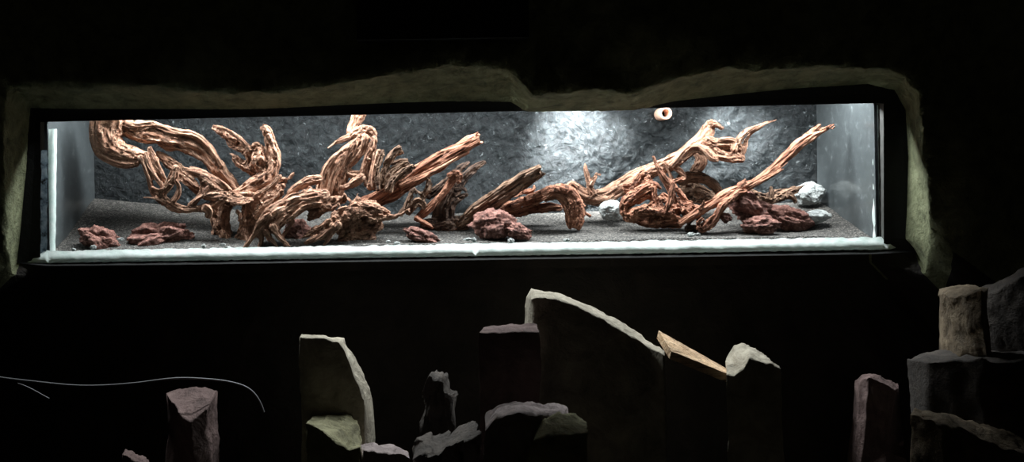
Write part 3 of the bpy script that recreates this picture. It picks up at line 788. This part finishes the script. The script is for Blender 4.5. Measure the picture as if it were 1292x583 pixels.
# long branch on the right
driftwood([
    (d([(858, 282, 5, -.05), (878, 269, 6, -.05), (900, 256, 7, -.04), (920, 244, 7.5, -.02), (940, 236, 7, -.01), (958, 227, 6), (976, 212, 6, .01), (994, 196, 7, .02), (1010, 182, 7.5, .03), (1026, 171, 6, .04), (1040, 163, 4, .05), (1052, 157, 2, .06)], .16), dict(flute=.22, twist=.15)),
    (d([(1034, 157, 2.5), (1024, 166, 4), (1012, 178, 5), (998, 192, 4)], .2), dict(flute=.3)),
    (d([(988, 213, 1.2), (974, 221, 3), (958, 230, 4), (940, 239, 4)], .14), dict(flute=.3)),
    (d([(994, 205, .8), (984, 213, 1.5), (972, 222, 2.5)], .15), {}),
    (d([(940, 226, 2), (937, 232, 4), (930, 238, 5)], .14), {}),
    (d([(889, 251, 1.5), (888, 257, 3), (883, 264, 4)], .09), {}),
    (d([(1044, 160, 2), (1050, 163, 1.5), (1054, 159, 1)], .2), {}),
], M['wood_red'], 'long reddish driftwood branch rising to the right end of the aquarium', rough=0.14, pits=0.03)
driftwood([
    (d([(924, 251, 6), (914, 258, 6.5), (907, 268, 6.5), (900, 278, 7), (890, 286, 7), (883, 291, 5)], .1), dict(flute=.25, lump=.25)),
    (d([(924, 250, 6), (932, 244, 5), (942, 242, 4)], .12), {}),
    (d([(884, 290, 4), (880, 282, 3), (886, 276, 3)], .09), dict(gnarl=(5, 2.5, 3, 6))),
], M['wood_red'], 'bent reddish root leaning against the lava rock under the long branch', rough=0.3, pits=0.1)
driftwood([
    (d([(936, 240, 7), (950, 247, 9), (966, 251, 9), (984, 247, 9), (1000, 241, 7), (1010, 236, 3.5), (1019, 232, 1.2)], .36), dict(flute=.25)),
    (d([(994, 246, 6), (1001, 250, 4), (1004, 256, 2.5)], .34), {}),
    (d([(972, 236, 2), (974, 243, 4), (972, 252, 4)], .33), {}),
], M['wood_brown'], 'olive brown forked branch lying on the gravel before the right white stone', rough=0.2, pits=0.1)
driftwood([
    (d([(868, 282, 4), (876, 274, 4), (886, 268, 4), (896, 262, 3)], .13), dict(flute=.35, gnarl=(9, 2.5, 3, 8))),
    (d([(866, 288, 5), (878, 288, 5), (888, 284, 4)], .14), dict(flute=.3, gnarl=(4, 2.5, 3, 7))),
], M['wood_dark'], 'dark frilly twig scrap on the gravel below the long branch', rough=0.4, pits=0.1)

# ------------------------------------------------------------------ stones in the tank
def stone(name, px, py, rx, ry, y, mat, label, cat, group=None, amp=.35, seed=0, rd=None, tilt=0, freq=1.7):
    bm = bmesh.new()
    bmesh.ops.create_icosphere(bm, subdivisions=5, radius=1)
    c = W(px, py, y); sx, sz = PX(rx, y), PX(ry, y); sy = rd or (sx + sz) / 2 * .8
    ct, st = math.cos(tilt), math.sin(tilt)
    for v in bm.verts:
        n = v.co.normalized()
        k = 1 + amp * FB(n * freq + Vector((seed * 3.7, seed, 0)), 4)
        k += (.10 * N(n.x * 9 + seed, n.y * 9, n.z * 9) + .07 * N(n.x * 21 + seed, n.y * 21, n.z * 21)) * amp / .35
        q = n * k
        x, z = q.x * sx, q.z * sz
        v.co = Vector((x * ct - z * st, q.y * sy, x * st + z * ct))
    low = min(v.co.z for v in bm.verts)
    for v in bm.verts: v.co.z -= low
    me = bpy.data.meshes.new(name); bm.to_mesh(me); bm.free()
    o = link(name, me, mat); o.location = c + Vector((0, 0, low))
    return tag(o, label, cat, group)
LR = 'red lava rocks'
stone('lava_rock', 126, 303, 24, 15, .11, M['lava'], 'red lava rock in the front left corner of the aquarium', 'rock', seed=1, tilt=-.35)
stone('lava_rock', 200, 299, 40, 17, .17, M['lava'], 'wide dim red lava rock under the tall left log', 'rock', seed=2, tilt=.1)
stone('lava_rock', 375, 292, 16, 15, .2, M['lava'], 'dim red lava rock behind the clawed root', 'rock', seed=3)
stone('lava_rock', 532, 298, 22, 8, .1, M['lava'], 'flat red lava rock half buried at the front below the dark sticks', 'rock', seed=4, tilt=-.35)
stone('lava_rock', 622, 284, 26, 17, .12, M['lava'], 'pinkish red lava rock under the dark leaning log', 'rock', seed=5)
stone('lava_rock', 652, 292, 18, 9, .1, M['lava'], 'small low lava rock touching the right of the pinkish lava rock', 'rock', seed=6, tilt=-.3)
stone('lava_rock', 946, 262, 26, 17, .18, M['lava'], 'large red lava rock holding up the bent root', 'rock', seed=7, tilt=-.45)
stone('lava_rock', 958, 284, 22, 11, .11, M['lava'], 'low red lava rock in front of the large one at right', 'rock', seed=8)
stone('lava_rock', 996, 276, 30, 14, .2, M['lava'], 'red lava rock tapering to the right, nearest the right white slab', 'rock', seed=9, tilt=-.3)
stone('lava_rock', 916, 275, 7, 6, .12, M['lava'], 'tiny red lava pebble beside the bent root', 'rock', seed=10)
stone('white_stone', 770, 265, 15, 13, .28, M['white_rock'], 'white stone beneath the pale arch near the centre', 'stone', amp=.2, freq=1.3, seed=11)
stone('white_stone', 733, 258, 9, 9, .34, M['white_rock'], 'small white stone behind the low arched root', 'stone', amp=.2, freq=1.3, seed=12)
stone('white_stone', 1020, 244, 19, 14, .44, M['white_rock'], 'pale grey stone against the back at the right', 'stone', amp=.2, freq=1.3, seed=13)
stone('white_stone', 1030, 273, 18, 8, .2, M['white_rock'], 'flat white slab lying on the gravel at far right', 'stone', amp=.2, freq=1.3, seed=14, tilt=.1)
for k, (x, y) in enumerate([(93, 316), (118, 313), (152, 303), (257, 312), (281, 310), (288, 315), (490, 306), (501, 309), (590, 303), (598, 304), (715, 304), (872, 297), (880, 297), (645, 305)]):
    stone('white_chip', x, y - 1, 2.6 + (k % 3), 1.8 + (k % 2) * .8, .03, M['white_rock'], 'tiny white chip on the gravel along the front glass', 'chip', 'white chips along the front glass', seed=20 + k, amp=.5)

# peach pipe end on the back panel
def ring(px, py, R, r, y, depth):
    V = []; nu = 40; prof = []
    c = W(px, py, y); R = PX(R, y); r = PX(r, y)
    for i in range(nu):
        a = 2 * PI * i / nu
        for (rr, dy) in ((R, depth), (R, 0), (R - r * .3, -.004), (R - r * .8, -.004), (R - r, 0), (R - r, depth)):
            V.append(Vector((math.cos(a) * rr, dy, math.sin(a) * rr)))
    me = mesh('pipe_outlet', V, grid_faces(nu, 6, closed_u=True)); recalc(me)
    o = link('pipe_outlet', me, M['pipe']); o.location = c
    tag(o, 'peach coloured pipe end on the back panel under the top edge', 'pipe')
ring(840, 143, 8, 3, .44, .09)

# ------------------------------------------------------------------ rocks below the window
def rock(name, front, back, yf, yb, mat, label, cat='rock', bottom=None, rough=1.0, lean=.03, group=None, rnd=3):
    """front/back: top edges in px at depths yf / yb; the body drops to the ground or to py=bottom"""
    n = 60
    def res(pl):
        L = [0]
        for a, b in zip(pl, pl[1:]): L.append(L[-1] + math.dist(a[:2], b[:2]))
        out = []
        for i in range(n):
            s = L[-1] * i / (n - 1)
            for k in range(len(pl) - 1):
                if s <= L[k + 1] + 1e-6:
                    t = (s - L[k]) / max(1e-6, L[k + 1] - L[k]); out.append(tuple(lerp(u, v, t) for u, v in zip(pl[k], pl[k + 1]))); break
        return out
    front = [(*p, yf) if len(p) == 2 else p for p in front]; back = [(*p, yb) if len(p) == 2 else p for p in back]
    Fp, Bp = res(front), res(back)
    rows = []
    for i in range(n):
        f = W(*Fp[i]); b = W(*Bp[i])
        zb = 0 if bottom is None else W(Fp[i][0], bottom, Fp[i][2]).z
        row = []
        m1, m2, m3 = 14, 12, 26
        for k in range(m1): row.append(Vector((b.x, b.y + lean * (1 - k / m1), lerp(zb, b.z, k / m1))))
        for k in range(m2): row.append(b.lerp(f, k / m2))
        for k in range(m3 + 1):
            t = (k / m3) ** 1.6; row.append(Vector((f.x, f.y - lean * t, lerp(f.z, zb, t))))
        rows.append(row)
    nv = len(rows[0])
    V = []
    for i, row in enumerate(rows):
        e = min(i, n - 1 - i)
        for p in row:
            q = p.copy()
            q += Vector((N(p.x * 7, p.y * 7, p.z * 7), N(p.z * 7 + 4, p.x * 7, p.y * 7), N(p.y * 7, p.z * 7, p.x * 7 + 8))) * .010 * rough
            k = FB(p * 24, 4) * .007 * rough
            q += Vector((k, k, k))
            if q.z < .0: q.z = 0
            V.append(q)
    faces = grid_faces(n, nv, closed_v=True)
    faces.append(tuple(range(nv))); faces.append(tuple((n - 1) * nv + j for j in range(nv)))
    org = Vector((sum(v.x for v in V) / len(V), sum(v.y for v in V) / len(V), min(v.z for v in V)))
    me = mesh(name, [v - org for v in V], faces)
    bm = bmesh.new(); bm.from_mesh(me)
    bmesh.ops.triangulate(bm, faces=[f for f in bm.faces if len(f.verts) > 4])
    bmesh.ops.recalc_face_normals(bm, faces=bm.faces); bm.to_mesh(me); bm.free()
    o = link(name, me, mat); o.location = org
    return tag(o, label, cat, group)

rock('rock_ridge', [(661, 408, -.24), (666, 392, -.34), (672, 376, -.40), (690, 374), (735, 390), (780, 414), (815, 436), (838, 447, -.46)],
     [(661, 405, -.22), (664, 375, -.25), (670, 364, -.27), (694, 367), (740, 383), (785, 406), (818, 428, -.3), (837, 442, -.445)], -.41, -.27, M['rock'],
     'long rock ridge sloping down to the right with a pale lit crest below the tank', rough=.7, lean=.015)
rock('rock_ledge', [(604, 420), (640, 421), (681, 420)], [(612, 411), (650, 408), (676, 407)], -.54, -.42, M['rock_pink'],
     'small flat rock ledge at the left foot of the long ridge', rough=.8, lean=.01)
rock('rock_block', [(916, 470), (926, 472), (938, 462), (944, 450), (960, 456), (985, 464, -.52)], [(918, 452), (926, 437), (934, 434), (944, 436), (962, 448, -.38), (983, 462, -.50)], -.5, -.3, M['rock'],
     'rock pillar with a pale rounded lip at the right end of the orange plank')
rock('rock_pillar', [(1079, 486, -.2), (1086, 480, -.27), (1098, 477, -.34), (1130, 492, -.34)], [(1079, 478, -.18), (1086, 473, -.2), (1104, 471, -.22), (1132, 485, -.22)], -.5, -.34, M['rock_pink'],
     'narrow dark rock pillar with a faintly lit left edge, left of the stacked blocks', lean=-.17)
rock('rock_edge', [(378, 426), (405, 428), (427, 434), (440, 460), (451, 486), (459, 506)], [(380, 422), (408, 424), (433, 428), (450, 454), (463, 480), (471, 503)], -.42, -.27, M['rock'],
     'black rock with a thin pale edge bending steeply down to the right', rough=.6, lean=.015)
rock('rock_boulder', [(388, 534), (410, 548), (424, 556), (436, 572), (452, 566)], [(392, 524), (412, 520), (436, 523), (450, 532), (456, 556)], -.64, -.44, M['rock_green'],
     'boulder with a bright yellowish green top facet at lower left', lean=.015)
rock('rock_shelf', [(456, 570), (475, 572), (500, 573), (516, 580)], [(454, 562), (472, 559), (498, 560), (515, 568)], -.64, -.5, M['rock_mauve'],
     'low rock shelf running right from the greenish topped boulder', lean=.01)
rock('rock_rubble', [(522, 580), (532, 576), (547, 580), (562, 562), (590, 556), (606, 552)], [(520, 570), (530, 550), (548, 552), (562, 545), (590, 538), (606, 532)], -.58, -.42, M['rock_dim'],
     'craggy purplish rubble between the low shelf and the bottom centre boulder', rough=2.6, lean=.01)
rock('rock_spur', [(535, 540), (536, 490), (542, 474), (556, 478), (570, 500)], [(535, 530), (537, 482), (544, 467), (558, 472), (571, 494)], -.34, -.22, M['rock_dim'],
     'dim rough rock spur rising above the craggy rubble', rough=2.6)
rock('rock_boulder', [(610, 545), (622, 530), (650, 522), (690, 524), (712, 522)], [(614, 522), (630, 511), (655, 507), (690, 512), (716, 517)], -.82, -.62, M['rock_mauve'],
     'rounded purplish boulder at the bottom centre', rough=1.3, lean=.01)
rock('rock_boulder', [(664, 590), (672, 560), (690, 553), (715, 550), (741, 545)], [(676, 538), (688, 526), (706, 519), (725, 520), (738, 530)], -.98, -.83, M['rock_green'],
     'greenish boulder with a flat top right of the rounded purplish one', rough=1.0, lean=.01)
rock('rock_boulder', [(211, 500, -.27), (226, 520, -.34), (242, 532, -.39), (260, 516, -.36), (270, 500, -.29), (272, 496, -.25)], [(212, 496), (226, 490), (240, 488), (256, 489), (268, 492), (275, 496)], -.6, -.19, M['rock_pink'],
     'boulder with a fan shaped pinkish top facet at far lower left', lean=-.17)
rock('rock_boulder', [(152, 574), (165, 580), (192, 590)], [(156, 568), (170, 570), (192, 582)], -.6, -.5, M['rock_pink'],
     'tip of a small rock at the bottom edge below the cable')
# stacked blocks at the right
rock('rock_block', [(1185, 372, -.38), (1198, 374, -.5), (1218, 374, -.6), (1238, 368, -.66), (1244, 372, -.55)], [(1186, 364, -.36), (1200, 362, -.4), (1220, 362, -.42), (1238, 364, -.45), (1244, 366, -.46)], -.56, -.42, M['rock_tan'],
     'upright tan rock block standing on the stacked ledge at right', bottom=449, lean=.02)
rock('rock_outcrop', [(1240, 374, -.38), (1256, 368, -.42), (1285, 352, -.47), (1330, 326, -.52), (1480, 290, -.56)], [(1240, 362, -.34), (1258, 356, -.35), (1285, 340, -.36), (1330, 315, -.36), (1480, 280, -.36)], -.4, -.16, M['rock_dim'],
     'greenish rock outcrop rising at the right edge behind the upright block', lean=.02)
rock('rock_slab', [(1146, 452, -.5), (1172, 458, -.66), (1216, 456, -.72), (1236, 454, -.76), (1330, 456, -.8), (1480, 458, -.8)], [(1160, 445, -.42), (1196, 442), (1220, 442), (1240, 443), (1330, 443), (1480, 443)], -.62, -.42, M['rock_dim'],
     'thick rock slab under the upright block at right', rough=1.2, lean=.01)
rock('rock_slab', [(1150, 522, -.84), (1190, 536), (1230, 550), (1270, 568), (1330, 592)], [(1156, 513, -.80), (1200, 523), (1240, 536), (1280, 551), (1330, 572)], -.94, -.82, M['rock_tan'],
     'lowest rock slab with an edge sloping down at the right bottom corner', rough=1.3, lean=.01)
# orange plank
def plank():
    bl, br = W(831, 417, -.34), W(922, 468, -.34)
    fl, fr = W(847, 443, -.47), W(921, 473, -.47)
    th = PX(9); nu, nv = 40, 8
    V = []
    for i in range(nu + 1):
        t = i / nu
        a, b = bl.lerp(br, t), fl.lerp(fr, t)
        loop = [a.lerp(b, k / nv) for k in range(nv + 1)]
        loop += [p + Vector((-.006, .004, -th)) for p in reversed(loop)]
        for p in loop: V.append(p + Vector((0, 0, N(p.x * 30, p.y * 30, p.z * 30) * .0012)))
    m = 2 * (nv + 1)
    F2 = grid_faces(nu + 1, m, closed_v=True)
    F2.append(tuple(range(m))); F2.append(tuple(nu * m + j for j in range(m)))
    ax = (fr - fl).normalized(); org = fl.copy()
    me = mesh('plank', [v - org for v in V], F2)
    g = me.attributes.new('grain', 'FLOAT_VECTOR', 'POINT')
    g.data.foreach_set('vector', [c for v in V for c in ((v - org).dot(ax) * 6, (v - org).y * 60, (v - org).z * 60)])
    recalc(me)
    o = link('plank', me, M['plank'], smooth=False); o.location = org
    tag(o, 'pale orange wooden plank lying on the slope at the end of the long rock ridge', 'plank')
plank()
# cable
def cable(pts, r, y, label, bur=None):
    cu = bpy.data.curves.new('cable', 'CURVE'); cu.dimensions = '3D'; cu.bevel_depth = r; cu.bevel_resolution = 3
    sp = cu.splines.new('NURBS'); sp.points.add(len(pts) - 1)
    for q, (px, py) in zip(sp.points, pts): q.co = (*W(px, py, y), 1)
    sp.use_endpoint_u = True; sp.order_u = 4; sp.resolution_u = 8
    tmp = bpy.data.objects.new('tmp', cu); C.objects.link(tmp)
    dg = bpy.context.evaluated_depsgraph_get(); me = bpy.data.meshes.new_from_object(tmp.evaluated_get(dg))
    me.name = 'cable'
    C.objects.unlink(tmp); bpy.data.objects.remove(tmp)
    me.materials.clear()
    return tag(link('cable', me, M['cable']), label, 'cable')
cable([(-40, 470), (0, 477), (50, 482), (90, 487), (130, 487), (180, 483), (220, 476), (260, 478), (300, 482), (325, 494), (333, 520)], .0034, -.3,
      'thin grey cable sagging across the dark rock at lower left')
cable([(22, 484), (35, 487), (45, 494), (62, 503)], .0022, -.3, 'short frayed wire end just below the sagging cable')
# black panel on the upper wall
def panel():
    y = -.35
    P = [W(450, -40, y), W(667, -40, y), W(667, 47, y), W(450, 50, y)]
    V = [(p.x, y, p.z) for p in P] + [(p.x, y + .2, p.z) for p in P]
    me = mesh('wall_panel', V, [(0, 1, 2, 3), (7, 6, 5, 4), (0, 4, 5, 1), (1, 5, 6, 2), (2, 6, 7, 3), (3, 7, 4, 0)]); recalc(me)
    tag(link('wall_panel', me, M['black'], smooth=False), 'black rectangular panel set in the dark wall above the aquarium', 'panel')
panel()

# ------------------------------------------------------------------ light: the strips over the tank
def area(px, w, power, y=.14, dz=.20, col=(.93, .97, 1.0), h=.10, rot=None):
    l = bpy.data.lights.new('tank_light', 'AREA'); l.shape = 'RECTANGLE'; l.size = w; l.size_y = h; l.energy = power; l.color = col
    o = bpy.data.objects.new('tank_light', l); C.objects.link(o)
    p = W(px, 145, 0); o.location = (p.x, y, p.z + dz)
    o.rotation_euler = rot or (0, 0, 0)
    return o
for px, pw in ((180, 5.4), (400, 7), (620, 7), (840, 7), (1030, 5.6)):
    area(px, .5, pw)
# one spot close to the back panel
l = bpy.data.lights.new('tank_spot', 'SPOT'); l.energy = 105; l.spot_size = math.radians(80); l.spot_blend = 1; l.shadow_soft_size = .03; l.color = (.95, .98, 1)
o = bpy.data.objects.new('tank_spot', l); C.objects.link(o)
a = W(728, 130, .26); b = W(728, 182, TB); o.location = a + Vector((0, 0, .08))
o.rotation_euler = (b - Vector(o.location)).to_track_quat('-Z', 'Y').to_euler()

l2 = l.copy(); l2.energy = 45
o2 = bpy.data.objects.new('tank_spot', l2); C.objects.link(o2)
a = W(930, 130, .28); b = W(930, 200, TB); o2.location = a + Vector((0, 0, .08))
o2.rotation_euler = (b - Vector(o2.location)).to_track_quat('-Z', 'Y').to_euler()

w = bpy.data.worlds.new('world'); bpy.context.scene.world = w; w.use_nodes = True
w.node_tree.nodes['Background'].inputs[0].default_value = (.9, .85, .65, 1)
w.node_tree.nodes['Background'].inputs[1].default_value = .0019
vs = bpy.context.scene.view_settings
bpy.context.scene.display_settings.display_device = 'sRGB'
vs.view_transform = 'Standard'; vs.look = 'None'; vs.exposure = 1.6; vs.gamma = 1; vs.use_curve_mapping = False
